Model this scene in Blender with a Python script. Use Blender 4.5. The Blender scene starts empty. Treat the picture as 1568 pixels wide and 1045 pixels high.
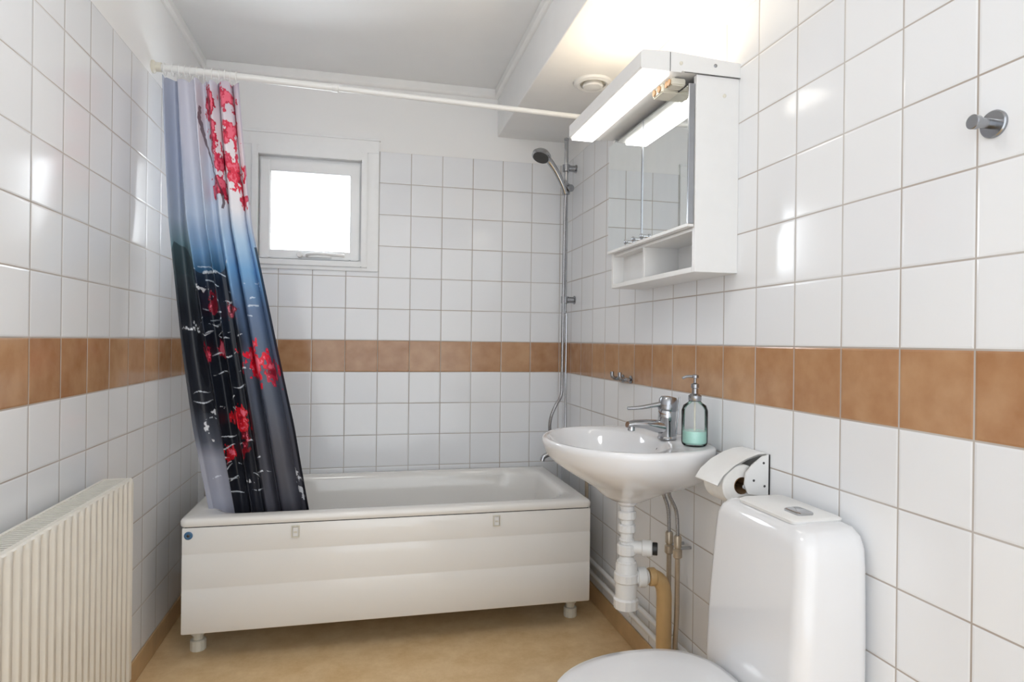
import bpy, bmesh, math, random
import numpy as np
from mathutils import Vector, Matrix
random.seed(3); rng=np.random.RandomState(5)
S=bpy.context.scene
try:
    S.view_settings.view_transform='Standard'
    S.view_settings.look='None'
except Exception as e: print(e)
XL,XR,YB,YF=-.724,.975,3.07,-.55
ZC=2.365; BT=1.12; TT=2.02; ZS=2.135

# ---------------------------------------------------------------- materials
def newmat(name):
    m=bpy.data.materials.new(name); m.use_nodes=True
    return m,m.node_tree.nodes,m.node_tree.links,m.node_tree.nodes['Principled BSDF']
def mat(name,col,rough=.4,metal=0,var=.04,scale=30,bump=0,coat=0,spec=.5):
    m,n,l,b=newmat(name)
    b.inputs['Roughness'].default_value=rough; b.inputs['Metallic'].default_value=metal
    b.inputs['Specular IOR Level'].default_value=spec
    b.inputs['Coat Weight'].default_value=coat
    tc=n.new('ShaderNodeTexCoord'); ns=n.new('ShaderNodeTexNoise'); ns.inputs['Scale'].default_value=scale
    ns.inputs['Detail'].default_value=4
    l.new(tc.outputs['Object'],ns.inputs['Vector'])
    r=n.new('ShaderNodeValToRGB')
    r.color_ramp.elements[0].position=.3; r.color_ramp.elements[1].position=.7
    r.color_ramp.elements[0].color=[c*(1-var) for c in col]+[1]
    r.color_ramp.elements[1].color=[min(1,c*(1+var)) for c in col]+[1]
    l.new(ns.outputs['Fac'],r.inputs['Fac']); l.new(r.outputs['Color'],b.inputs['Base Color'])
    if bump:
        bp=n.new('ShaderNodeBump'); bp.inputs['Strength'].default_value=bump; bp.inputs['Distance'].default_value=.002
        l.new(ns.outputs['Fac'],bp.inputs['Height']); l.new(bp.outputs['Normal'],b.inputs['Normal'])
    return m
PL=(.87,.87,.865)
def tilemat(name,axis,phase):
    m,n,l,b=newmat(name)
    def M(op,a,c=None,d=None):
        x=n.new('ShaderNodeMath'); x.operation=op
        for i,v in enumerate((a,c,d)):
            if v is None: continue
            if isinstance(v,(int,float)): x.inputs[i].default_value=v
            else: l.new(v,x.inputs[i])
        return x.outputs[0]
    def mix(f,a,c):
        x=n.new('ShaderNodeMix'); x.data_type='RGBA'
        l.new(f,x.inputs[0])
        for i,v in ((6,a),(7,c)):
            if isinstance(v,tuple): x.inputs[i].default_value=(*v,1)
            else: l.new(v,x.inputs[i])
        return x.outputs[2]
    g=n.new('ShaderNodeNewGeometry'); s=n.new('ShaderNodeSeparateXYZ'); l.new(g.outputs['Position'],s.inputs[0])
    u=M('DIVIDE',M('SUBTRACT',s.outputs[axis],phase),.15)
    v=M('DIVIDE',M('SUBTRACT',s.outputs[2],BT),.15)
    fu=M('FRACT',u); fv=M('FRACT',v)
    eu=M('MINIMUM',fu,M('SUBTRACT',1,fu)); ev=M('MINIMUM',fv,M('SUBTRACT',1,fv))
    e=M('MINIMUM',eu,ev)
    mr=n.new('ShaderNodeMapRange'); mr.interpolation_type='SMOOTHSTEP'
    l.new(e,mr.inputs[0]); mr.inputs[1].default_value=.008; mr.inputs[2].default_value=.015
    tile=mr.outputs[0]
    isp=M('GREATER_THAN',v,(TT-BT)/.15-.01)     # plaster above the tiles
    iu=M('FLOOR',u); iv=M('FLOOR',v)
    band=M('MULTIPLY',M('GREATER_THAN',v,-1.0),M('LESS_THAN',v,0))
    cx=n.new('ShaderNodeCombineXYZ'); l.new(iu,cx.inputs[0]); l.new(iv,cx.inputs[1]); cx.inputs[2].default_value=phase*7
    wn=n.new('ShaderNodeTexWhiteNoise'); l.new(cx.outputs[0],wn.inputs['Vector'])
    ns=n.new('ShaderNodeTexNoise'); ns.inputs['Scale'].default_value=16; ns.inputs['Detail'].default_value=5
    l.new(g.outputs['Position'],ns.inputs['Vector'])
    f=M('ADD',M('MULTIPLY',ns.outputs['Fac'],1.1),M('MULTIPLY',wn.outputs['Value'],.25))
    br=n.new('ShaderNodeValToRGB'); br.color_ramp.elements[0].position=.35; br.color_ramp.elements[1].position=.95
    br.color_ramp.elements[0].color=(.38,.19,.09,1); br.color_ramp.elements[1].color=(.52,.315,.175,1)
    l.new(f,br.inputs['Fac'])
    wt=mix(wn.outputs['Value'],(.80,.815,.84),(.84,.853,.87))
    tc=mix(band,wt,br.outputs['Color'])
    gn=n.new('ShaderNodeTexNoise'); gn.inputs['Scale'].default_value=3; l.new(g.outputs['Position'],gn.inputs['Vector'])
    gr=n.new('ShaderNodeValToRGB'); gr.color_ramp.elements[0].position=.35; gr.color_ramp.elements[1].position=.65
    gr.color_ramp.elements[0].color=(.40,.345,.30,1); gr.color_ramp.elements[1].color=(.52,.495,.47,1)
    l.new(gn.outputs['Fac'],gr.inputs['Fac'])
    c=mix(tile,gr.outputs['Color'],tc)
    c=mix(isp,c,PL); l.new(c,b.inputs['Base Color'])
    rr=M('ADD',M('MULTIPLY',M('SUBTRACT',1,M('MULTIPLY',tile,M('SUBTRACT',1,isp))),.5),.14)
    l.new(rr,b.inputs['Roughness'])
    va=n.new('ShaderNodeVectorMath'); va.operation='SUBTRACT'; l.new(wn.outputs['Color'],va.inputs[0]); va.inputs[1].default_value=(.5,.5,.5)
    vs=n.new('ShaderNodeVectorMath'); vs.operation='SCALE'; l.new(va.outputs[0],vs.inputs[0]); vs.inputs['Scale'].default_value=.016
    vb=n.new('ShaderNodeVectorMath'); vb.operation='ADD'; l.new(vs.outputs[0],vb.inputs[0]); l.new(g.outputs['Normal'],vb.inputs[1])
    vn=n.new('ShaderNodeVectorMath'); vn.operation='NORMALIZE'; l.new(vb.outputs[0],vn.inputs[0])
    mh=n.new('ShaderNodeMapRange'); mh.interpolation_type='SMOOTHSTEP'; l.new(e,mh.inputs[0]); mh.inputs[1].default_value=.005; mh.inputs[2].default_value=.04
    hh=M('MULTIPLY',mh.outputs[0],M('SUBTRACT',1,isp))
    n3=n.new('ShaderNodeTexNoise'); n3.inputs['Scale'].default_value=14; n3.inputs['Detail'].default_value=1; l.new(g.outputs['Position'],n3.inputs['Vector'])
    hh=M('ADD',hh,M('MULTIPLY',n3.outputs['Fac'],.25))
    bp=n.new('ShaderNodeBump'); bp.inputs['Strength'].default_value=.5; bp.inputs['Distance'].default_value=.0015
    l.new(hh,bp.inputs['Height']); l.new(vn.outputs[0],bp.inputs['Normal']); l.new(bp.outputs['Normal'],b.inputs['Normal'])
    return m
M_tb=tilemat('tile_back',0,.055); M_tr=tilemat('tile_right',1,.84); M_tl=tilemat('tile_left',1,.70)
M_pl=mat('plaster_white',PL,.6,var=.015,scale=8,bump=.05)
M_ceil=mat('ceiling_paint',(.88,.885,.885),.5,var=.015,scale=5)
M_trim=mat('trim_paint',(.87,.87,.86),.4,var=.02,scale=12)
M_win=mat('window_paint',(.87,.88,.88),.3,var=.01)
M_cer=mat('ceramic_white',(.77,.775,.79),.07,var=.01,scale=4,coat=.3)
M_enam=mat('enamel_white',(.82,.81,.785),.13,var=.01,scale=4,coat=.3)
M_pan=mat('panel_enamel',(.85,.845,.825),.12,var=.01,scale=3,coat=.2)
M_plast=mat('plastic_white',(.80,.80,.79),.3,var=.01)
M_old=mat('plastic_ivory',(.68,.65,.56),.4,var=.03)
M_chr=mat('chrome',(.50,.51,.53),.1,1,var=.02)
M_chd=mat('steel_brushed',(.36,.37,.39),.22,1,var=.03)
M_blk=mat('black_rubber',(.02,.02,.02),.4)
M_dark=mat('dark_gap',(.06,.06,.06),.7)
M_rad=mat('radiator_paint',(.78,.75,.68),.35,var=.015)
M_tan=mat('tan_pipe',(.56,.37,.17),.35,var=.06,scale=20)
M_brn=mat('brown_socket',(.35,.20,.09),.5,var=.2,scale=60)
M_brass=mat('aged_brass',(.50,.42,.32),.35,.6,var=.1)
M_hose=mat('braided_hose',(.38,.38,.39),.3,.9,var=.35,scale=400)
M_paper=mat('paper_white',(.84,.83,.80),.8,var=.02,bump=.1,scale=80)
M_card=mat('cardboard',(.40,.25,.13),.8,var=.1)
M_blue=mat('blue_cap',(.05,.14,.26),.35)
M_cab=mat('cabinet_laminate',(.79,.79,.785),.3,var=.01)
M_mir,n_,l_,b_=newmat('mirror_glass'); b_.inputs['Metallic'].default_value=1; b_.inputs['Roughness'].default_value=.015
tn=n_.new('ShaderNodeTexNoise'); tn.inputs['Scale'].default_value=6; cr=n_.new('ShaderNodeValToRGB')
cr.color_ramp.elements[0].color=(.78,.82,.83,1); cr.color_ramp.elements[1].color=(.84,.87,.87,1)
l_.new(tn.outputs['Fac'],cr.inputs['Fac']); l_.new(cr.outputs['Color'],b_.inputs['Base Color'])
def emis(name,col,st):
    m=bpy.data.materials.new(name); m.use_nodes=True; n=m.node_tree.nodes; l=m.node_tree.links
    n.clear(); o=n.new('ShaderNodeOutputMaterial'); e=n.new('ShaderNodeEmission'); e.inputs[0].default_value=(*col,1)
    tc=n.new('ShaderNodeTexCoord'); w=n.new('ShaderNodeTexWave'); w.inputs['Scale'].default_value=60; w.bands_direction='Y'
    l.new(tc.outputs['Object'],w.inputs['Vector'])
    mr=n.new('ShaderNodeMapRange'); mr.inputs[3].default_value=st*.93; mr.inputs[4].default_value=st
    l.new(w.outputs['Fac'],mr.inputs[0]); l.new(mr.outputs[0],e.inputs[1]); l.new(e.outputs[0],o.inputs[0]); return m
M_tube=emis('lamp_diffuser',(1,.96,.89),6.0)
M_up=emis('lamp_uplight',(1,.84,.62),6.0)
M_fill=emis('fill_lamp_glow',(1,.985,.965),17.0)  # glow of the added, unseen fill lamp
def glass(name,tint):
    m=bpy.data.materials.new(name); m.use_nodes=True; n=m.node_tree.nodes; l=m.node_tree.links
    n.clear(); o=n.new('ShaderNodeOutputMaterial'); t=n.new('ShaderNodeBsdfTransparent'); t.inputs[0].default_value=(*tint,1)
    g=n.new('ShaderNodeBsdfGlossy'); g.inputs['Roughness'].default_value=.03
    f=n.new('ShaderNodeFresnel'); f.inputs[0].default_value=1.3; x=n.new('ShaderNodeMixShader')
    l.new(f.outputs[0],x.inputs[0]); l.new(t.outputs[0],x.inputs[1]); l.new(g.outputs[0],x.inputs[2]); l.new(x.outputs[0],o.inputs[0]); return m
M_wg=glass('window_glass',(.98,.99,1)); M_bg=glass('bottle_glass',(.975,.99,.988))
M_liq=mat('green_soap',(.55,.86,.77),.12,var=.05,scale=20)
M_fl,n_,l_,b_=newmat('linoleum')
g=n_.new('ShaderNodeNewGeometry'); a=n_.new('ShaderNodeTexNoise'); a.inputs['Scale'].default_value=9; a.inputs['Detail'].default_value=10; a.inputs['Roughness'].default_value=.75
l_.new(g.outputs['Position'],a.inputs['Vector']); r=n_.new('ShaderNodeValToRGB')
r.color_ramp.elements[0].position=.3; r.color_ramp.elements[1].position=.70
r.color_ramp.elements[0].color=(.66,.435,.20,1); r.color_ramp.elements[1].color=(.86,.65,.39,1)
l_.new(a.outputs['Fac'],r.inputs['Fac']); l_.new(r.outputs['Color'],b_.inputs['Base Color']); b_.inputs['Roughness'].default_value=.36
M_base=mat('linoleum_upstand',(.56,.37,.19),.45,var=.15,scale=9)

# ---------------------------------------------------------------- helpers
def empty(name):
    o=bpy.data.objects.new(name,None); S.collection.objects.link(o); o.empty_display_size=.05; return o
def obj(name,me,m,par=None,smooth=False):
    o=bpy.data.objects.new(name,me); S.collection.objects.link(o)
    if m: me.materials.append(m)
    if smooth:
        for p in me.polygons: p.use_smooth=True
    if par: o.parent=par
    return o
def autosmooth(me,ang=35):
    bm=bmesh.new(); bm.from_mesh(me)
    for f in bm.faces: f.smooth=True
    for e in bm.edges:
        if len(e.link_faces)==2 and e.calc_face_angle(0)>math.radians(ang): e.smooth=False
    bm.to_mesh(me); bm.free()
def box(name,x0,x1,y0,y1,z0,z1,m,par=None,bev=0,seg=2):
    bm=bmesh.new(); bmesh.ops.create_cube(bm,size=1)
    for v in bm.verts:
        v.co=Vector((x0+(v.co.x+.5)*(x1-x0),y0+(v.co.y+.5)*(y1-y0),z0+(v.co.z+.5)*(z1-z0)))
    if bev: bmesh.ops.bevel(bm,geom=bm.edges[:],offset=bev,segments=seg,affect='EDGES',profile=.5)
    me=bpy.data.meshes.new(name); bm.to_mesh(me); bm.free(); return obj(name,me,m,par)
def boxes(name,lst,m,par=None,bev=0):
    bm=bmesh.new()
    for (x0,x1,y0,y1,z0,z1) in lst:
        r=bmesh.ops.create_cube(bm,size=1)
        for v in r['verts']:
            v.co=Vector((x0+(v.co.x+.5)*(x1-x0),y0+(v.co.y+.5)*(y1-y0),z0+(v.co.z+.5)*(z1-z0)))
    if bev: bmesh.ops.bevel(bm,geom=bm.edges[:],offset=bev,segments=2,affect='EDGES')
    me=bpy.data.meshes.new(name); bm.to_mesh(me); bm.free(); return obj(name,me,m,par)
def loft(name,loops,m,par=None,cs=False,ce=False,closed=True,smooth=True,ang=40):
    N=len(loops[0]); vs=[p for L in loops for p in L]; fs=[]
    for i in range(len(loops)-1):
        for j in range(N if closed else N-1):
            k=(j+1)%N; fs.append((i*N+j,i*N+k,(i+1)*N+k,(i+1)*N+j))
    if cs: fs.append(tuple(range(N))[::-1])
    if ce: fs.append(tuple((len(loops)-1)*N+j for j in range(N)))
    me=bpy.data.meshes.new(name); me.from_pydata([tuple(v) for v in vs],[],fs); me.update()
    bm=bmesh.new(); bm.from_mesh(me); bmesh.ops.recalc_face_normals(bm,faces=bm.faces[:]); bm.to_mesh(me); bm.free()
    if smooth: autosmooth(me,ang)
    return obj(name,me,m,par)
def frame(d):
    d=Vector(d).normalized(); a=Vector((0,0,1)) if abs(d.z)<.9 else Vector((1,0,0))
    u=d.cross(a).normalized(); return d,u,d.cross(u).normalized()
def lathe(name,prof,org,axis,m,par=None,N=32,cs=True,ce=True,ang=35):
    d,u,w=frame(axis); o=Vector(org)
    loops=[[o+d*h+(u*math.cos(2*math.pi*i/N)+w*math.sin(2*math.pi*i/N))*r for i in range(N)] for r,h in prof]
    return loft(name,loops,m,par,cs,ce,ang=ang)
def cyl(name,p,q,r,m,par=None,N=24,bev=0):
    p=Vector(p);q=Vector(q);L=(q-p).length
    b=bev or min(r,L)*.12
    return lathe(name,[(r-b,0),(r,b),(r,L-b),(r-b,L)],p,q-p,m,par,N)
def crom(pts,k=8):
    P=[Vector(p) for p in pts]; P=[P[0]*2-P[1]]+P+[P[-1]*2-P[-2]]; out=[]
    for i in range(1,len(P)-2):
        for j in range(k):
            t=j/k; a,b,c,d=P[i-1:i+3]
            out.append(.5*((2*b)+(c-a)*t+(2*a-5*b+4*c-d)*t*t+(3*b-a-3*c+d)*t**3))
    out.append(P[-2]); return out
def sweep(name,pts,r,m,par=None,smoothp=True,N=16,k=8):
    P=crom(pts,k) if smoothp else [Vector(p) for p in pts]
    rs=r if callable(r) else (lambda t:r)
    T=[(P[min(i+1,len(P)-1)]-P[max(i-1,0)]).normalized() for i in range(len(P))]
    _,u,_=frame(T[0]); loops=[]
    for i,p in enumerate(P):
        u=(u-T[i]*u.dot(T[i])).normalized(); w=T[i].cross(u); rr=rs(i/(len(P)-1))
        loops.append([p+(u*math.cos(2*math.pi*a/N)+w*math.sin(2*math.pi*a/N))*rr for a in range(N)])
    return loft(name,loops,m,par,True,True,ang=60)
def rrect(cx,cy,hx,hy,r,z,k=8):
    out=[]
    for (sx,sy,a0) in ((1,1,0),(-1,1,90),(-1,-1,180),(1,-1,270)):
        for i in range(k+1):
            a=math.radians(a0+90*i/k); out.append(Vector((cx+sx*(hx-r)+r*math.cos(a),cy+sy*(hy-r)+r*math.sin(a),z)))
    return out
def rr2(x0,x1,y0,y1,r,z,k=8): return rrect((x0+x1)/2,(y0+y1)/2,(x1-x0)/2,(y1-y0)/2,r,z,k)

# ---------------------------------------------------------------- room shell
box('floor',XL-.1,XR+.1,YF,YB+.1,-.1,0,M_fl)
box('ceiling',XL-.1,XR+.1,YF,YB+.1,ZC,ZC+.1,M_ceil)
box('wall_left',XL-.12,XL,YF,YB,0,ZC,M_tl)
box('wall_right',XR,XR+.12,YF,YB,0,ZC,M_tr)
WX0,WX1,WZ0,WZ1=-.512,0,1.462,2.003
boxes('wall_back',[(XL-.12,WX0,YB,YB+.2,0,ZC),(WX1,XR+.12,YB,YB+.2,0,ZC),(WX0,WX1,YB,YB+.2,0,WZ0),(WX0,WX1,YB,YB+.2,WZ1,ZC)],M_tb)
box('ceiling_soffit',.624,XR,YF,YB,ZS,ZC,M_pl,bev=.004)
def trim(name,p,q,out):
    p=Vector(p);q=Vector(q);o=Vector(out)
    prof=[(0,0),(.016,0),(.018,-.003),(.018,-.034),(.014,-.040),(.008,-.044),(0,-.045)]
    loft(name,[[e+o*a+Vector((0,0,b)) for a,b in prof] for e in (p,q)],M_trim,None,True,True,ang=20)
trim('trim_1',(XL,YF,ZC),(XL,YB,ZC),(1,0,0)); trim('trim_2',(XL,YB,ZC),(.624,YB,ZC),(0,-1,0)); trim('trim_3',(.624,YF,ZC),(.624,YB,ZC),(-1,0,0))
box('baseboard_left',XL,XL+.008,YF,YB,0,.075,M_base,bev=.002)
box('baseboard_right',XR-.008,XR,YF,YB,0,.075,M_base,bev=.002)
box('baseboard_back',XL+.008,XR-.008,YB-.008,YB,0,.075,M_base,bev=.002)

# ---------------------------------------------------------------- window
W=empty('window_1')
def ring(name,x0,x1,z0,z1,t,y0,y1,m,par,bev=.002,tb=None,tt=None):
    tb=tb or t; tt=tt or t
    return boxes(name,[(x0,x0+t,y0,y1,z0,z1),(x1-t,x1,y0,y1,z0,z1),(x0+t,x1-t,y0,y1,z0,z0+tb),(x0+t,x1-t,y0,y1,z1-tt,z1)],m,par,bev)
boxes('casing',[(-.57,.052,3.058,3.07,2.003,2.068),(-.57,WX0,3.058,3.07,1.445,2.003),(WX1,.052,3.058,3.07,1.445,2.003),(-.512,0,3.058,3.07,1.445,1.462)],M_win,W,.002)
box('casing_cap',-.575,.057,3.052,3.07,2.062,2.072,M_win,W,.002)
ring('frame',WX0,WX1,WZ0,WZ1,.028,3.046,3.16,M_win,W,.003,.026,.040)
ring('rebate',WX0+.028,WX1-.028,WZ0+.026,WZ1-.040,.014,3.090,3.16,M_win,W,.002,.010,.020)
ring('sash',-.478,-.036,1.493,1.945,.042,3.070,3.12,M_win,W,.004,.040,.052)
ring('sash_step',-.440,-.072,1.527,1.900,.008,3.082,3.11,M_win,W,.002)
box('glass',-.434,-.078,3.098,3.102,1.530,1.895,M_wg,W)
box('handle_plate',-.29,-.16,3.056,3.072,1.500,1.519,M_win,W,.004)
sweep('handle_lever',[(-.27,3.056,1.508),(-.26,3.033,1.512),(-.22,3.026,1.515),(-.10,3.028,1.509)],.007,M_plast,W)
cyl('handle_knob',(-.30,3.071,1.509),(-.30,3.036,1.509),.012,M_plast,W)

# ---------------------------------------------------------------- bathtub
T=empty('bathtub')
X0,X1,Y0,Y1=-.613,.876,2.35,3.055
L=[]
L.append(rr2(X0+.22,X1-.16,Y0+.13,Y1-.12,.15,.13)); L.append(rr2(X0+.14,X1-.09,Y0+.075,Y1-.065,.15,.25))
L.append(rr2(X0+.10,X1-.07,Y0+.06,Y1-.055,.14,.46)); L.append(rr2(X0+.012,X1-.012,Y0+.012,Y1-.008,.02,.475))
L.append(rr2(X0+.003,X1-.003,Y0+.003,Y1-.002,.022,.474)); L.append(rr2(X0,X1,Y0,Y1,.025,.480)); L.append(rr2(X0,X1,Y0,Y1,.025,.492))
L.append(rr2(X0+.004,X1-.004,Y0+.004,Y1-.004,.025,.499)); L.append(rr2(X0+.012,X1-.012,Y0+.012,Y1-.01,.03,.502))
L.append(rr2(X0+.05,X1-.05,Y0+.040,Y1-.032,.07,.504)); L.append(rr2(X0+.075,X1-.065,Y0+.052,Y1-.042,.12,.502))
L.append(rr2(X0+.088,X1-.075,Y0+.062,Y1-.050,.14,.494)); L.append(rr2(X0+.098,X1-.082,Y0+.068,Y1-.056,.15,.475))
L.append(rr2(X0+.12,X1-.09,Y0+.075,Y1-.065,.16,.40)); L.append(rr2(X0+.17,X1-.11,Y0+.09,Y1-.08,.16,.25))
L.append(rr2(X0+.22,X1-.14,Y0+.12,Y1-.11,.16,.17)); L.append(rr2(X0+.28,X1-.20,Y0+.18,Y1-.17,.14,.145))
loft('basin',L,M_enam,T,True,True,ang=50)
lathe('drain',[(.001,.004),(.03,.004),(.033,0)],(.55,2.7,.146),(0,0,1),M_chr,T,cs=False,ce=False)
def pprof(x):
    pts=[(2.362,.110),(2.358,.104),(2.354,.108),(2.354,.252),(2.3554,.257),(2.3554,.261),(2.3538,.267),(2.3540,.372),(2.3554,.377),(2.3554,.381),(2.3538,.387),(2.354,.464),(2.356,.470),(2.364,.470)]
    return [Vector((x,y,z)) for y,z in pts]
px0,px1=X0+.008,X1-.004
LL=[[v+Vector((0,.02,0)) for v in pprof(px0)],[v+Vector((0,.003,0)) for v in pprof(px0+.001)],pprof(px0+.006),pprof(px1-.006),[v+Vector((0,.003,0)) for v in pprof(px1-.001)],[v+Vector((0,.02,0)) for v in pprof(px1)]]
loft('front_panel',LL,M_pan,T,closed=False,ang=50)
box('panel_flange_a',px0,px0+.012,2.366,2.41,.108,.468,M_pan,T); box('panel_flange_b',px1-.012,px1,2.366,2.41,.108,.468,M_pan,T)
box('gap_shade_strip',px0+.01,px1-.01,2.357,2.372,.44,.478,M_blk,T)  # black strip stands in for the shade in the gap below the rim
for i,x in enumerate((-.234,.493)):
    ring('clip_frame_%d'%i,x-.014,x+.014,.420,.462,.004,2.346,2.3555,M_old,T,.001)
    box('clip_body_%d'%i,x-.009,x+.009,2.350,2.3555,.424,.456,M_plast,T,.001)
    box('clip_slot_%d'%i,x-.006,x+.006,2.3485,2.352,.436,.442,M_old,T)
lathe('panel_cap',[(.013,0),(.014,.003),(.010,.005),(.006,.004)],(-.5825,2.3545,.445),(0,-1,0),M_blue,T)
cyl('panel_cap_center',(-.5825,2.351,.445),(-.5825,2.348,.445),.005,M_chr,T)
for i,(x,y) in enumerate(((-.575,2.47),(.83,2.47),(-.50,2.95),(.80,2.95))):
    lathe('foot_%d'%i,[(.025,0),(.027,.003),(.027,.035),(.025,.038),(.018,.040),(.018,.055),(.025,.058),(.025,.085),(.012,.09),(.012,.14)],(x,y,0),(0,0,1),M_old,T,12,ang=20)
boxes('frame_bars',[(-.59,.84,2.455,2.485,.12,.14),(-.52,.82,2.935,2.965,.10,.125),(-.59,-.56,2.37,3.0,.14,.16),(.815,.845,2.37,3.0,.14,.16),(-.59,-.56,2.37,2.40,.14,.46),(.815,.845,2.37,2.40,.14,.46)],M_chd,T)

# ---------------------------------------------------------------- curtain rod
R=empty('shower_curtain_rod')
def rodp(x): 
    t=(x-XL)/(XR-XL); return Vector((x,2.392,2.052-.035*t))
cyl('tube_outer',rodp(XL+.01),rodp(-.11),.0125,M_plast,R); cyl('tube_inner',rodp(-.12),rodp(XR-.01),.0105,M_plast,R)
lathe('joint',[(.0125,0),(.0145,.003),(.0145,.02),(.011,.024)],rodp(-.13),(1,0,-.02),M_plast,R)
lathe('end_cap_a',[(.022,0),(.022,.006),(.016,.012),(.016,.03)],rodp(XL),(1,0,0),M_old,R); lathe('end_cap_b',[(.022,0),(.022,.006),(.016,.012),(.016,.03)],rodp(XR),(-1,0,0),M_old,R)

# ---------------------------------------------------------------- shower curtain
C=empty('shower_curtain')
NS,NT=460,860
zs=np.linspace(2.022,.34,NT); s=np.linspace(0,1,NS)
zk=[.34,.516,.80,1.094,1.526,1.8,2.022]
xl=np.interp(zs,zk,[-.520,-.550,-.596,-.630,-.668,-.680,-.690])
xr=np.interp(zs,zk,[-.175,-.205,-.252,-.313,-.40,-.428,-.446])
def sm(a): 
    k=np.ones(41)/41; return np.convolve(np.pad(a,20,mode='edge'),k,'valid')
xl,xr=sm(xl),sm(xr)
tt=np.linspace(0,1,NT)
SS,TTg=np.meshgrid(s,tt)
ybase=np.interp(tt,[0,.3,.75,1],[2.392,2.415,2.47,2.505])
ph=SS+.02*np.sin(SS*9+TTg*2.5)+.015*np.sin(TTg*5+SS*4)
A=np.interp(tt,[0,.15,.6,1],[.022,.028,.030,.022])[:,None]
fold=np.sin(2*np.pi*(5.1*ph+.1))+.22*np.sin(2*np.pi*(11.5*ph+.3*TTg+.2))
fold=fold*(.75+.25*np.sin(SS*17+TTg*3))
Yc=ybase[:,None]-A*fold
dx=np.cos(2*np.pi*(5.1*ph+.1))*.010*np.cos(SS*3)
edge=np.clip(SS*12,0,1)*np.clip((1-SS)*12,0,1)
Xc=xl[:,None]+(xr-xl)[:,None]*SS+dx*edge
Zc=zs[:,None]+0*SS; top=np.clip(1-TTg*14,0,1)
Zc=Zc-top*.010*(1-np.abs(np.cos(np.pi*11*SS)))
Xc=np.maximum(Xc,XL+.012)
verts=np.stack([Xc,Yc,Zc],-1).reshape(-1,3)
idx=np.arange(NS*NT).reshape(NT,NS)
F=np.stack([idx[:-1,:-1],idx[1:,:-1],idx[1:,1:],idx[:-1,1:]],-1).reshape(-1,4)
me=bpy.data.meshes.new('fabric'); me.from_pydata(verts.tolist(),[],F.tolist()); me.update()
def vnoise(u,v,seed):
    r=np.random.RandomState(seed); G=r.rand(256,256)
    iu=np.floor(u).astype(int); iv=np.floor(v).astype(int); fu=u-iu; fv=v-iv
    fu=fu*fu*(3-2*fu); fv=fv*fv*(3-2*fv); g=lambda a,b:G[a%256,b%256]
    return (g(iu,iv)*(1-fu)+g(iu+1,iv)*fu)*(1-fv)+(g(iu,iv+1)*(1-fu)+g(iu+1,iv+1)*fu)*fv
def fb(u,v,seed,o=4):
    t=0;a=.5;w=0
    for i in range(o): t=t+a*vnoise(u*2**i+17*i,v*2**i+5*i,seed+i); w+=a; a*=.55
    return t/w
ZZ=zs[:,None]+0*SS
n1=fb(SS*6,ZZ*6,1); n2=fb(SS*14,ZZ*18,9); n3=fb(SS*34,ZZ*48,21); n4=fb(SS*3,ZZ*14,33); n5=fb(SS*2.5,ZZ*5,71,2)
def lin(h): 
    c=np.array([int(h[i:i+2],16)/255 for i in (0,2,4)]); return c**2.2
zj=ZZ+(n1-.5)*.08
def ramp(z,ks):
    zs_=[k[0] for k in ks]; cs=np.array([lin(k[1]) for k in ks])
    return np.stack([np.interp(z,zs_,cs[:,i]) for i in range(3)],-1)
colL=ramp(zj,[(.34,'a6a9b8'),(.68,'999caa'),(.76,'555a66'),(.88,'2b2e36'),(1.22,'2a2e36'),(1.34,'3f484f'),(1.44,'6b8792'),(1.54,'a0adc0'),(1.75,'aab4ca'),(2.03,'b0b6c8')])
colM=ramp(zj,[(.34,'33353d'),(.7,'1e2129'),(1.1,'1f242e'),(1.30,'263346'),(1.37,'376083'),(1.44,'739bc2'),(1.56,'bccbe0'),(1.8,'ced0de'),(2.03,'c9c9d6')])
colR=ramp(zj,[(.34,'47474f'),(.75,'52545e'),(1.0,'566174'),(1.22,'607698'),(1.36,'70a2d2'),(1.48,'aac8e6'),(1.60,'e8e8f0'),(1.8,'e8e0e6'),(2.03,'bcb0c0')])
wL=np.clip((.24-SS+(n1-.5)*.06+np.clip(.95-ZZ,0,.4)*.05)/.04,0,1)[...,None]; wR=np.clip((SS-.58+(n5-.5)*.16)/.06,0,1)[...,None]
col=colM*(1-wL)+colL*wL; col=col*(1-wR)+colR*wR
def blend(mask,h):
    global col
    m=np.clip(mask,0,1)[...,None]; col=col*(1-m)+lin(h)*m
def blob(cs,cz,rs,rz): return 1-np.sqrt(((SS-cs)/rs)**2+((ZZ-cz)/rz)**2)
rl=1.43+.04*np.sin(SS*22)+(n1-.5)*.12
blend((ZZ<rl)*(ZZ>rl-.12)*(SS<.22)*.8,'3a474d')
rl2=1.36+.03*np.sin(SS*9+1)+(n5-.5)*.10+(n2-.5)*.02
blend((ZZ<rl2)*(ZZ>rl2-.13)*(SS>.20)*(SS<.60)*.85,'242a38')
blend((np.abs(ZZ-rl2)<.004)*(SS>.22)*(SS<.62)*(n2>.45)*.7,'e2ecf5')
for k in range(6):
    zc=1.34-.030*k+.03*np.sin(SS*6+k*.7)+(n5-.5)*.05+(n2-.5)*.006
    blend((np.abs(ZZ-zc)<.0022)*(SS>.28+.04*(k%3))*(SS<.95)*(n1>.44)*.75,'cfdff0')
blend((n1>.62)*(ZZ<1.30)*(ZZ>.85)*(SS<.56)*.6,'12151f')
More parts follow.
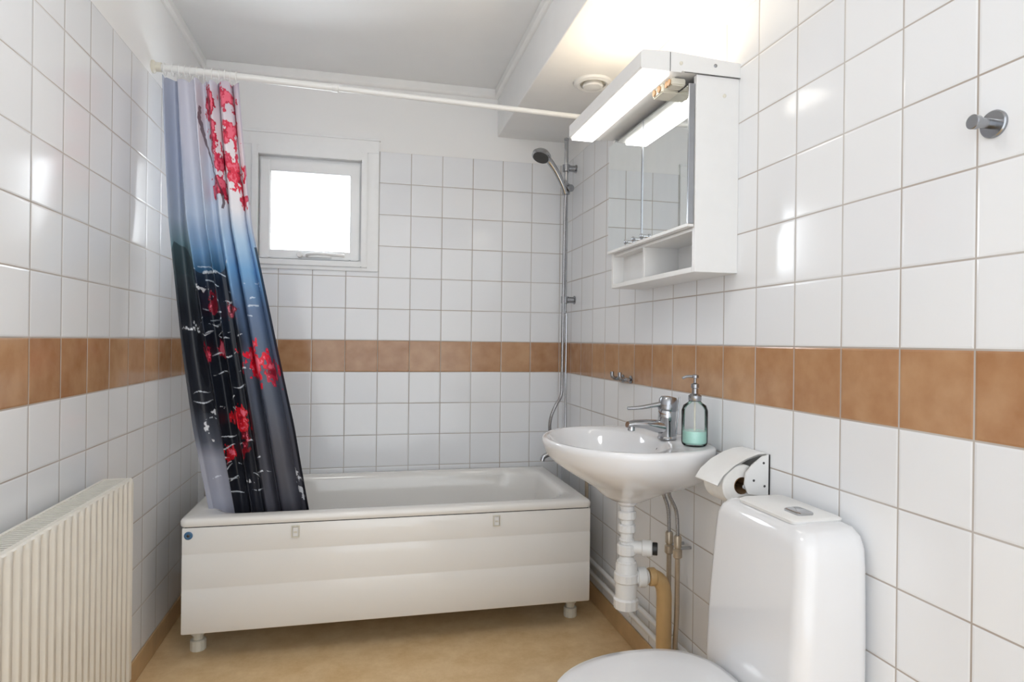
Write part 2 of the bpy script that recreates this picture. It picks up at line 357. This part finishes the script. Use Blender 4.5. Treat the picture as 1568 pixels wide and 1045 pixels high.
reds=[(.58,1.95,.08,.09,'b3203c'),(.60,1.83,.07,.07,'c22847'),(.84,1.97,.12,.06,'c43350'),(.86,1.85,.14,.06,'d8344f'),(.70,1.75,.16,.05,'cf3b58'),(.86,1.69,.14,.06,'dc3550'),(.62,1.65,.12,.04,'c0304c'),(.92,1.61,.08,.03,'d04058'),
 (.74,1.03,.17,.075,'e0243c'),(.90,1.0,.10,.05,'b83048'),(.47,.83,.10,.055,'c81e2c'),(.32,.70,.06,.05,'b81c28'),(.47,.73,.07,.05,'7a1824'),(.37,1.24,.06,.05,'8c2438'),(.24,1.06,.05,.05,'a02038'),(.54,1.22,.08,.035,'6a2030'),(.40,1.08,.05,.03,'901c30')]
for cs,cz,rs,rz,h in reds:
    b_=blob(cs,cz,rs,rz)+(n2-.5)*1.4+(n3-.5)*1.8
    blend((b_>.30)*1.0,h); blend((b_>.65)*(n3>.54)*.75,'f0748c'); blend((b_>.3)*(n3<.38)*.6,'5a1022')
br=np.abs(SS-.56-.10*np.sin(ZZ*9)-(n4-.5)*.1)
blend((br<.010)*(ZZ>1.58)*(ZZ<1.93)*.8,'4a2c38')
for k in range(34):
    cs=rng.uniform(.12,.62); cz=rng.uniform(.55,1.28); ww=rng.uniform(.03,.085); sl=rng.uniform(-.05,.12)
    d=np.abs(ZZ-cz-sl*(SS-cs)-.006*np.sin((SS-cs)*40+k))
    blend((d<.0030*(1-np.clip(np.abs(SS-cs)/ww,0,1)))*(n3>.38)*.85,'d5dce6')
for cs,cz,rs,rz in ((.48,.60,.09,.015),(.945,.57,.045,.07),(.20,.86,.05,.02),(.13,.80,.05,.06),(.25,1.30,.1,.015),(.10,1.15,.06,.03),(.40,.87,.08,.012),(.60,.585,.05,.012)):
    blend(((blob(cs,cz,rs,rz)+(n3-.5)*3.4)>.8)*.95,'dfe3ea')
blend((SS>.978)*(ZZ<1.45)*.85,'15151d'); blend((SS>.985)*(ZZ>=1.45)*.5,'8f8fa5')
att=me.color_attributes.new('print','FLOAT_COLOR','POINT')
att.data.foreach_set('color',np.concatenate([col,np.ones(col.shape[:2]+(1,))],-1).reshape(-1).astype(np.float32))
M_cur,n_,l_,b_=newmat('curtain_print'); at=n_.new('ShaderNodeAttribute'); at.attribute_name='print'
wv=n_.new('ShaderNodeTexNoise'); wv.inputs['Scale'].default_value=700; tc=n_.new('ShaderNodeTexCoord'); l_.new(tc.outputs['Object'],wv.inputs['Vector'])
bp=n_.new('ShaderNodeBump'); bp.inputs['Strength'].default_value=.15; bp.inputs['Distance'].default_value=.0005; l_.new(wv.outputs['Fac'],bp.inputs['Height']); l_.new(bp.outputs['Normal'],b_.inputs['Normal'])
l_.new(at.outputs['Color'],b_.inputs['Base Color']); b_.inputs['Roughness'].default_value=.42; b_.inputs['Specular IOR Level'].default_value=.4
obj('fabric',me,M_cur,C,True)
for i in range(12):
    x=-.684+i*.0212; c=rodp(x); 
    pts=[c+Vector((.004*math.sin(i),.019*math.cos(a),.021*math.sin(a)-.006)) for a in [2*math.pi*k/16 for k in range(17)]]
    sweep('ring_%d'%i,pts,.0018,M_plast,C,False,8)

# ---------------------------------------------------------------- shower set
H=empty('shower_set')
rx,ry=.925,2.89
cyl('rail',(rx,ry,1.26),(rx,ry,2.09),.010,M_chr,H); lathe('rail_top',[(.010,0),(.012,.002),(.012,.012),(.006,.016)],(rx,ry,2.085),(0,0,1),M_chr,H)
for i,z in enumerate((1.955,1.325)):
    cyl('bracket_%d'%i,(rx-.012,ry,z),(XR,ry,z),.015,M_chd,H); lathe('bracket_ring_%d'%i,[(.012,-.018),(.018,-.016),(.018,.016),(.012,.018)],(rx,ry,z),(0,0,1),M_chd,H)
    lathe('bracket_rose_%d'%i,[(.02,0),(.02,.004),(.014,.008)],(XR,ry,z),(-1,0,0),M_chd,H)
lathe('slider',[(.011,-.028),(.018,-.024),(.021,0),(.018,.024),(.011,.028)],(rx,ry,1.855),(0,0,1),M_chd,H)
cyl('slider_knob',(rx,ry,1.855),(rx+.010,ry-.050,1.85),.017,M_chd,H)
cyl('holder',(rx-.004,ry-.02,1.845),(rx-.03,ry-.045,1.875),.017,M_chr,H)
sweep('handset_handle',[(.912,2.855,1.825),(.893,2.845,1.865),(.862,2.835,1.915),(.825,2.825,1.960),(.795,2.818,1.985)],lambda t:.012+.005*t,M_chr,H)
lathe('handset_head',[(.012,-.006),(.036,.0),(.045,.012),(.044,.024),(.034,.028)],(.785,2.815,1.995),(-.35,-.30,-.88),M_chr,H)
lathe('spray_face',[(.037,0),(.037,.003),(.02,.004)],Vector((.785,2.815,1.995))+Vector((-.35,-.30,-.88)).normalized()*.026,(-.35,-.30,-.88),M_dark,H)
sweep('hose',[(.914,2.857,1.82),(.912,2.862,1.76),(.912,2.868,1.5),(.911,2.87,1.2),(.910,2.87,.95),(.905,2.865,.87),(.875,2.85,.825),(.852,2.85,.77),(.850,2.86,.71),(.868,2.87,.64),(.895,2.88,.595)],.0075,M_hose,H)
cyl('lower_tube',(.930,2.875,.62),(.930,2.875,1.26),.006,M_chr,H)
cyl('mixer_body',(.915,2.80,.60),(.915,2.98,.60),.021,M_chr,H)
for i,y in enumerate((2.84,2.96)):
    cyl('mixer_inlet_%d'%i,(.915,y,.60),(XR,y,.60),.014,M_chr,H); lathe('mixer_rose_%d'%i,[(.028,0),(.026,.01),(.014,.014)],(XR,y,.60),(-1,0,0),M_chr,H)
lathe('mixer_knob',[(.018,0),(.024,.006),(.024,.03),(.018,.036)],(.915,2.80,.60),(0,-1,0),M_chd,H)
sweep('mixer_spout',[(.90,2.90,.595),(.87,2.90,.59),(.835,2.90,.575),(.825,2.90,.555)],.012,M_chr,H)
box('mixer_lever',.83,.915,2.780,2.797,.618,.632,M_chd,H,.004)

# ---------------------------------------------------------------- ceiling vent
V=empty('ceiling_vent')
lathe('rim',[(.075,0),(.073,.008),(.060,.014),(.050,.010),(.050,.002)],(.848,2.326,ZS),(0,0,-1),M_plast,V,48,False,False)
lathe('disc',[(.001,.004),(.036,.004),(.040,.016),(.036,.021),(.020,.024),(.001,.025)],(.848,2.326,ZS),(0,0,-1),M_plast,V,48,False,False)
lathe('throat',[(.05,.001),(.001,.001)],(.848,2.326,ZS),(0,0,-1),M_old,V,32,False,False)

# ---------------------------------------------------------------- mirror cabinet
K=empty('mirror_cabinet')
a0,a1=1.526,2.11; cx0=.848
box('side_near',cx0,XR,a0,a0+.016,1.315,1.84,M_cab,K,.0015); box('side_far',cx0,XR,a1-.016,a1,1.315,1.84,M_cab,K,.0015)
box('bottom_board',cx0,XR,a0+.016,a1-.016,1.315,1.330,M_cab,K,.0015); box('shelf_board',cx0+.002,XR,a0+.016,a1-.016,1.426,1.440,M_cab,K,.0015)
box('back_board',XR-.006,XR,a0+.016,a1-.016,1.33,1.84,M_cab,K); box('divider',cx0+.004,XR-.006,1.845,1.859,1.33,1.426,M_cab,K,.001)
box('shelf_drop',cx0+.04,cx0+.05,1.859,a1-.016,1.33,1.426,M_cab,K)
box('door_backing_far',cx0-.012,cx0-.001,1.829,a1-.004,1.442,1.818,M_cab,K,.001); box('door_backing_near',cx0-.012,cx0-.001,a0+.012,1.823,1.442,1.818,M_cab,K,.001)
box('mirror_far',cx0-.016,cx0-.0125,1.830,a1-.005,1.444,1.816,M_mir,K); box('mirror_near',cx0-.016,cx0-.0125,a0+.013,1.822,1.444,1.816,M_mir,K)
box('door_edge',cx0-.018,cx0-.010,1.822,1.830,1.442,1.818,M_chd,K)
box('door_edge_near',cx0-.018,cx0-.001,a0+.006,a0+.013,1.442,1.818,M_chd,K,.001)
box('door_rail',cx0-.019,cx0-.001,a0+.006,a1-.004,1.436,1.445,M_cab,K,.001)
for i,y in enumerate((1.80,1.86,1.92)): lathe('door_knob_%d'%i,[(.005,0),(.005,.008),(.008,.011),(.008,.016),(.004,.018)],(cx0-.016,y,1.452),(-1,0,0),M_chr,K,16)
fx=.686
def cprof(y): return [Vector((x,y,z)) for x,z in ((XR,1.880),(.775,1.890),(.760,1.890),(fx+.006,1.886),(fx,1.881),(fx,1.842),(fx+.004,1.838),(.80,1.838),(.803,1.842),(XR,1.842))]
loft('canopy',[cprof(a0-.004),cprof(a1+.004)],M_cab,K,True,True,ang=30)
box('diffuser',fx+.006,.770,a0+.004,a1-.004,1.829,1.8385,M_tube,K,.002)
box('uplight',.73,.93,a0+.03,a1-.03,1.8865,1.893,M_up,K)
box('canopy_seam',.768,.7695,a0-.0048,a0-.0035,1.838,1.888,M_dark,K)
box('canopy_joint',.81,XR,a0-.0044,a0-.0035,1.8395,1.8405,M_dark,K)
boxes('socket_base',[(.785,.835,1.60,1.66,1.815,1.838),(.79,.832,1.555,1.59,1.818,1.838)],M_old,K,.003)
for i,y in enumerate((1.565,1.58,1.615,1.645)):
    lathe('socket_%d'%i,[(.009,0),(.009,.003),(.006,.004)],(.784 if i>1 else .789,y,1.827),(-1,0,0),M_brn,K,16)
for i,(x,z) in enumerate(((.90,1.866),(.93,1.79),(.80,1.862))): lathe('screw_cap_%d'%i,[(.005,0),(.005,.002),(.003,.003)],(x,a0-.003 if z>1.84 else a0,z),(0,-1,0),M_old if i else M_chd,K,16)

# ---------------------------------------------------------------- washbasin
B=empty('washbasin'); yc=1.780; RZ=.835; N=72
def outer(sc,z,a_c=.215,fr=.240,bk=.213,hw=.280,sq=.08):
    out=[]
    for i in range(N):
        t=2*math.pi*i/N; c,s_=math.cos(t),math.sin(t)
        if c>=0: a=a_c+fr*c*sc; b=hw*s_*sc
        else:
            q=abs(c)**.55; a=a_c-bk*q; b=hw*math.copysign(abs(s_)**.45,s_)*sc*(1-sq*q)
        out.append(Vector((XR-.001-a,yc-b,z)))
    return out
def ell(ac,ra,rb,z,back=1): 
    out=[]
    for i in range(N):
        t=2*math.pi*i/N; c,s_=math.cos(t),math.sin(t)
        out.append(Vector((XR-ac-ra*c*(1 if c>0 else back),yc-rb*s_,z)))
    return out
def under(z,fr,hw,bk,sq=.08): return outer(1,z,.215,fr,bk,hw,sq)
L=[ell(.20,.040,.040,.650),ell(.20,.052,.055,.652),under(.668,.062,.07,.10),under(.69,.085,.11,.15),under(.712,.12,.16,.19,.05),under(.738,.165,.210,.21,.05),under(.765,.205,.247,.213),
   under(.788,.228,.270,.213),under(.808,.236,.277,.213),outer(1,.818),outer(1.005,.827),outer(.995,.834),outer(.98,RZ+.002,bk=.209),outer(.94,RZ+.002,bk=.20),
   ell(.265,.170,.243,RZ-.001,.98),ell(.265,.163,.234,.826,.97),ell(.265,.153,.222,.805,.96),ell(.262,.133,.195,.765,.95),ell(.255,.10,.15,.725,.95),ell(.245,.05,.08,.702,1),ell(.24,.022,.022,.698)]
loft('bowl',L,M_cer,B,True,True,ang=60)
lathe('overflow',[(.010,0),(.010,.002),(.006,.003)],(XR-.118,yc-.03,.800),(-1,0,.35),M_chd,B,20)
lathe('drain_ring',[(.021,0),(.021,.003),(.012,.004)],(XR-.24,yc,.698),(0,0,1),M_chr,B,24)

# tap
G=empty('basin_tap'); tx,ty,tz=.885,1.745,RZ+.002
lathe('base',[(.028,0),(.028,.004),(.025,.008),(.0245,.052),(.0265,.056),(.0265,.082),(.024,.088),(.010,.09)],(tx,ty,tz),(0,0,1),M_chr,G,32)
loops=[]
for i,(x,z,hw,hh) in enumerate([(tx+.0,tz+.032,.022,.024),(tx-.03,tz+.038,.020,.019),(tx-.07,tz+.045,.018,.014),(tx-.11,tz+.047,.017,.011),(tx-.128,tz+.045,.014,.009)]):
    loops.append([Vector((x+.25*hh*math.sin(a),ty+hw*math.cos(a),z+hh*math.sin(a))) for a in [2*math.pi*k/20 for k in range(20)]])
loft('spout',loops,M_chr,G,True,True,ang=60)
lathe('aerator',[(.010,0),(.011,.003),(.011,.015),(.008,.017)],(tx-.115,ty,tz+.042),(0,0,-1),M_chr,G,20)
lathe('cartridge_cap',[(.0265,0),(.0285,.005),(.0275,.034),(.022,.042),(.006,.044)],(tx,ty,tz+.084),(.12,0,1),M_chd,G,32)
sweep('lever',[(tx-.015,ty,tz+.105),(tx-.045,ty+.002,tz+.100),(tx-.085,ty+.004,tz+.094),(tx-.125,ty+.006,tz+.092)],lambda t:.008-.003*t,M_chr,G)
sweep('pop_up_rod',[(tx+.028,ty,tz),(tx+.034,ty,tz+.05),(tx+.04,ty,tz+.125)],.0028,M_chr,G,N=8)
D=empty('soap_dispenser'); sx,sy,sz=.902,1.612,RZ+.003
lathe('glass_body',[(.030,0),(.034,.004),(.036,.012),(.036,.098),(.031,.113),(.018,.122),(.015,.128)],(sx,sy,sz),(0,0,1),M_bg,D,40,True,False,ang=60)
lathe('liquid',[(.029,.006),(.033,.010),(.033,.042)],(sx,sy,sz),(0,0,1),M_liq,D,40)
lathe('collar',[(.016,.124),(.018,.127),(.018,.140),(.009,.146),(.008,.160),(.011,.162),(.011,.172),(.004,.176),(.004,.188),(.010,.19),(.010,.197),(.004,.199)],(sx,sy,sz),(0,0,1),M_chd,D,28)
sweep('nozzle',[(sx,sy,sz+.193),(sx-.022,sy+.003,sz+.194),(sx-.036,sy+.005,sz+.189)],.0038,M_chd,D,N=10)
cyl('dip_tube',(sx,sy,sz+.042),(sx,sy,sz+.126),.0025,M_old,D,10)

# drain trap and pipes
P=empty('sink_drain_pipe'); px,py=.775,yc
lathe('waste',[(.030,.652),(.030,.64),(.022,.632),(.020,.61)],(px,py,0),(0,0,1),M_cer,P,28)
lathe('tail',[(.019,.62),(.019,.47)],(px,py,0),(0,0,1),M_plast,P,28)
for i,(z0,z1,r) in enumerate(((.592,.618,.027),(.552,.578,.026),(.525,.535,.023),(.485,.518,.029),(.445,.468,.030),(.402,.432,.037))):
    lathe('nut_%d'%i,[(r-.003,z0),(r,z0+.004),(r,z1-.004),(r-.003,z1)],(px,py,0),(0,0,1),M_plast,P,14,ang=15)
lathe('bottle',[(.016,.325),(.024,.33),(.030,.34),(.032,.35),(.032,.455),(.024,.47),(.02,.48)],(px,py,0),(0,0,1),M_plast,P,32)
lathe('bottle_cap',[(.02,.318),(.037,.325),(.038,.352),(.033,.357)],(px,py,0),(0,0,1),M_plast,P,14,ang=15)
cyl('branch',(px,py,.508),(px+.062,py-.03,.508),.019,M_plast,P); cyl('branch_nut',(px+.04,py-.02,.508),(px+.068,py-.033,.508),.024,M_plast,P); cyl('branch_plug',(px+.068,py-.033,.508),(px+.082,py-.040,.508),.019,M_blk,P)
cyl('outlet',(px,py,.415),(px+.068,py-.010,.415),.021,M_plast,P); cyl('outlet_nut',(px+.034,py-.005,.415),(px+.060,py-.009,.415),.030,M_plast,P)
sweep('waste_pipe',[(px+.068,py-.010,.415),(px+.088,py-.012,.413),(px+.108,py-.015,.395),(px+.116,py-.016,.365),(px+.117,py-.016,.30),(px+.117,py-.016,.0)],.023,M_tan,P)
lathe('waste_collar',[(.026,0),(.027,.003),(.027,.018),(.024,.021)],(px+.069,py-.0095,.415),(1,-.1,0),M_tan,P)
Q=empty('water_supply_pipes')
for i,(x,y) in enumerate(((.925,1.80),(.93,1.755))):
    sweep('flex_hose_%d'%i,[(.892,y-.01,.685),(.902,y,.66),(x-.005,y,.61),(x,y,.53)],.0055,M_hose,Q,N=12)
    lathe('valve_%d'%i,[(.009,.54),(.012,.535),(.012,.505),(.008,.50),(.014,.495),(.014,.475),(.009,.47)],(x,y,0),(0,0,1),M_brass,Q,14)
    sweep('riser_%d'%i,[(x,y,.48),(x,y,.30),(x-.002,y+.004,.22),(x+.006,y+.02,.12),(x+.01,y+.03,0.0)],.0075,M_brass,Q,N=12)
    cyl('clamp_%d'%i,(x,y,.50),(XR,y,.50),.005,M_chr,Q)
R2=empty('wall_heating_pipes')
for i,z in enumerate((.185,.135)):
    cyl('pipe_%d'%i,(.955,1.2,z),(.955,3.05,z),.009,M_plast,R2)
    for k,y in enumerate((1.5,2.15,2.7)): box('pipe_clip_%d_%d'%(i,k),.944,XR,y-.006,y+.006,z-.012,z+.012,M_plast,R2,.002)
Z2=empty('tub_supply_pipe')
cyl('pipe',(.95,2.62,.0),(.95,2.62,.62),.008,M_brass,Z2); cyl('pipe_joint',(.95,2.62,.6),(.95,2.62,.64),.012,M_chr,Z2); cyl('bracket',(.95,2.62,.5),(XR,2.62,.5),.006,M_chr,Z2)

# ---------------------------------------------------------------- hooks
def robe(name,y,z,r,Lh):
    h=empty(name); lathe('rose',[(r,-.001),(r,.004),(r*.93,.006),(r*.4,.0065)],(XR,y,z),(-1,0,0),M_chd,h,40)
    lathe('peg',[(r*.36,.005),(r*.36,Lh-.012),(r*.5,Lh-.010),(r*.52,Lh-.001),(r*.46,Lh)],(XR,y,z),(-1,0,0),M_chd,h,32)
robe('robe_hook',.811,1.481,.022,.045)
hh=empty('towel_hook')
lathe('rose',[(.015,0),(.015,.004),(.010,.007)],(XR,2.29,.985),(-1,0,0),M_chd,hh,24)
lathe('rose_b',[(.015,0),(.015,.004),(.010,.007)],(XR,2.215,.985),(-1,0,0),M_chd,hh,24)
for i,y in enumerate((2.29,2.215)):
    sweep('arm_%d'%i,[(XR,y,.985),(XR-.03,y,.985),(XR-.045,y,.993),(XR-.047,y,1.012)],.0075,M_chd,hh,N=10)
    cyl('crossbar_%d'%i,(XR-.022,y-.022,.985),(XR-.022,y+.022,.985),.0075,M_chd,hh)
cyl('bar',(XR-.012,2.215,.985),(XR-.012,2.29,.985),.004,M_chd,hh)

# ---------------------------------------------------------------- toilet paper holder
E=empty('toilet_paper_holder'); hz=-.010
ry0,rxc,rzc=1.387,.915,.795+hz
ppts=[(XR,.862),(XR-.004,.862),(XR-.022,.858),(XR-.050,.838),(XR-.066,.82),(XR-.070,.79),(XR-.060,.768),(XR-.02,.76),(XR,.76)]
for i,y in enumerate((1.374,1.484)):
    loft('side_plate_%d'%i,[[Vector((x,yy,z+hz)) for x,z in ppts] for yy in (y,y+.004)],M_plast,E,True,True,smooth=False)
box('back_plate',XR-.004,XR,1.374,1.488,.76+hz,.862+hz,M_plast,E)
for i,(x,z) in enumerate(((.957,.842),(.960,.785),(.930,.80))): lathe('hole_%d'%i,[(.003,0),(.003,.0008)],(x,1.374,z+hz),(0,-1,0),M_dark,E,14)
lathe('roll',[(.021,0),(.050,0),(.052,.002),(.052,.090),(.050,.092),(.021,.092),(.021,0)],(rxc-.008,ry0+.002,rzc-.010),(0,1,0),M_paper,E,48,False,False)
lathe('core',[(.021,-.001),(.021,.094),(.019,.094),(.019,-.001)],(rxc-.008,ry0+.002,rzc-.010),(0,1,0),M_card,E,32,False,False)
cyl('spindle',(rxc-.008,1.376,rzc-.010),(rxc-.008,1.487,rzc-.010),.006,M_chr,E)
cov=[(XR-.004,.864),(XR-.03,.862),(XR-.06,.853),(XR-.095,.836),(XR-.125,.812),(XR-.140,.790)]
loft('cover_flap',[[Vector((x,y,z+hz)) for y in (1.380,1.486)] for x,z in cov]+[[Vector((x+.002,y,z-.003+hz)) for y in (1.380,1.486)] for x,z in cov[::-1]],M_plast,E,closed=False,ang=60)

# ---------------------------------------------------------------- toilet
O=empty('toilet'); oy=1.210
def cis(z,xf,y0,y1,r,xb=.968): return rr2(xf,xb,y0,y1,r,z,8)
L=[cis(.33,.800,1.040,1.380,.034),cis(.40,.797,1.035,1.382,.034),cis(.55,.803,1.035,1.377,.034),cis(.69,.812,1.038,1.370,.034),cis(.728,.815,1.042,1.366,.034),cis(.748,.822,1.050,1.358,.034,.966),cis(.761,.836,1.065,1.344,.034,.96),cis(.767,.858,1.088,1.322,.03,.945)]
loft('cistern',L,M_cer,O,True,True,ang=60)
L=[rr2(.838,.955,1.10,1.30,.02,.763),rr2(.836,.957,1.098,1.302,.02,.770),rr2(.842,.950,1.104,1.296,.018,.774)]
loft('flush_plate',L,M_plast,O,True,True,ang=40)
loft('flush_button',[rr2(.865,.905,1.125,1.175,.008,.773),rr2(.865,.905,1.125,1.175,.008,.778),rr2(.868,.902,1.128,1.172,.007,.780)],M_chr,O,True,True)
def egg(xf,xb,hw,z,n=56,sq=.75):
    c=xb-(xb-xf)*.42; out=[]
    for i in range(n):
        t=2*math.pi*i/n; a,b=math.cos(t),math.sin(t)
        if a>0: x=c-(c-xf)*a; y=hw*b
        else: x=c+(xb-c)*abs(a)**sq; y=hw*math.copysign(abs(b)**sq,b)
        out.append(Vector((x,oy+y,z)))
    return out
dz=-.030
L=[egg(.52,.90,.115,0),egg(.51,.90,.118,.02),egg(.52,.90,.105,.10),egg(.49,.90,.115,.2),egg(.43,.88,.155,.31+dz),egg(.390,.86,.170,.365+dz),egg(.385,.86,.172,.385+dz),egg(.390,.86,.168,.392+dz)]
loft('bowl',L,M_cer,O,True,True,ang=60)
L=[egg(.385,.79,.172,.393+dz),egg(.380,.792,.176,.397+dz),egg(.380,.792,.176,.405+dz),egg(.385,.79,.172,.409+dz)]
loft('seat',L,M_cer,O,True,True,ang=60)
L=[egg(.380,.79,.176,.411+dz),egg(.375,.792,.180,.415+dz),egg(.375,.792,.180,.422+dz),egg(.382,.788,.174,.430+dz),egg(.42,.77,.150,.435+dz),egg(.49,.72,.09,.438+dz)]
loft('lid',L,M_cer,O,True,True,ang=60)
for i,s_ in enumerate((-1,1)): cyl('hinge_%d'%i,(.775,oy+s_*.07-.02,.418+dz),(.775,oy+s_*.07+.02,.418+dz),.012,M_cer,O)
loft('bridge',[rr2(.74,.965,oy-.14,oy+.14,.05,.27),rr2(.74,.965,oy-.15,oy+.15,.05,.35),rr2(.75,.965,oy-.145,oy+.145,.05,.362)],M_cer,O,True,True,ang=60)

# ---------------------------------------------------------------- radiator
A_=empty('radiator'); f0,bk0=-.617,-.692; ye,ys,zt,zb=1.93,.86,.735,.17
n=int((ye-ys-.03)/.0335); pts=[]
y=ys+.012
for i in range(n+1):
    for dy,dx in ((0,0),(.010,0),(.0155,-.007),(.024,-.007),(.0295,0)): 
        yy=y+dy
        if yy<ye-.012: pts.append((f0+dx,yy))
    y+=.0335
pts=[(f0-.012,ys),(f0,ys+.004)]+pts+[(f0,ye-.004),(f0-.012,ye)]
LL=[[Vector((x-.008,y,zb)) for x,y in pts],[Vector((x,y,zb+.012)) for x,y in pts],[Vector((x,y,zt-.035)) for x,y in pts],[Vector((max(x,f0-.004) if k not in(0,len(pts)-1) else x,y,zt-.018)) for k,(x,y) in enumerate(pts)],[Vector((f0-.002 if k not in(0,len(pts)-1) else x,y,zt-.004)) for k,(x,y) in enumerate(pts)],[Vector((f0-.007,y,zt)) for x,y in pts]]
loft('front_plate',LL,M_rad,A_,closed=False,ang=50)
box('back_plate',bk0,bk0+.012,ys,ye,zb,zt-.004,M_rad,A_,.003)
box('end_plate_far',bk0,f0-.006,ye-.004,ye,zb+.01,zt,M_rad,A_,.002); box('end_plate_near',bk0,f0-.006,ys,ys+.004,zb+.01,zt,M_rad,A_,.002)
bars=[(bk0,bk0+.008,ys,ye,zt-.006,zt),(f0-.016,f0-.006,ys,ye,zt-.006,zt)]
y=ys+.006
while y<ye-.004: bars.append((bk0+.006,f0-.012,y,y+.004,zt-.007,zt-.0005)); y+=.0135
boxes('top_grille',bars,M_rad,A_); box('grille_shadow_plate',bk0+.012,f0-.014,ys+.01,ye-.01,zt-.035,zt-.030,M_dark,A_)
for i,y in enumerate((1.1,1.75)): box('wall_bracket_%d'%i,XL,bk0+.002,y-.015,y+.015,.25,.68,M_rad,A_)
for i,y in enumerate((ys+.03,)): cyl('feed_pipe_%d'%i,(-.655,y,0),(-.655,y,zb+.02),.009,M_rad,A_)

# ---------------------------------------------------------------- fill lamp on the ceiling, out of view, added to brighten the room
Ld=empty('added_fill_lamp')
lathe('fill_lamp_base',[(.17,0),(.17,.02),(.16,.025)],(-.12,1.15,ZC),(0,0,-1),M_plast,Ld,40)
lathe('fill_lamp_dome',[(.158,.022),(.15,.05),(.12,.075),(.07,.09),(.001,.095)],(-.12,1.15,ZC),(0,0,-1),M_fill,Ld,40,False,False)

# ---------------------------------------------------------------- world: overcast sky, brighter on the window side
w=bpy.data.worlds.new('sky'); S.world=w; w.use_nodes=True; n=w.node_tree.nodes; l=w.node_tree.links
bg=n['Background']; bg.inputs[0].default_value=(.92,.96,1,1)
tc=n.new('ShaderNodeTexCoord'); sp=n.new('ShaderNodeSeparateXYZ'); l.new(tc.outputs['Generated'],sp.inputs[0])
mr=n.new('ShaderNodeMapRange'); mr.interpolation_type='SMOOTHSTEP'; l.new(sp.outputs[1],mr.inputs[0])
mr.inputs[1].default_value=-.4; mr.inputs[2].default_value=.5; mr.inputs[3].default_value=2.35; mr.inputs[4].default_value=13.0
l.new(mr.outputs[0],bg.inputs[1])
cam=bpy.data.cameras.new('camera'); co=bpy.data.objects.new('camera',cam); S.collection.objects.link(co)
cam.sensor_width=36; cam.lens=22.22; cam.clip_start=.02
co.matrix_world=Matrix.Translation((0,0,1.125))@Matrix.Rotation(math.radians(-13.03),4,'Z')@Matrix.Rotation(math.radians(90),4,'X')@Matrix.Rotation(math.radians(.7),4,'Z')
S.camera=co
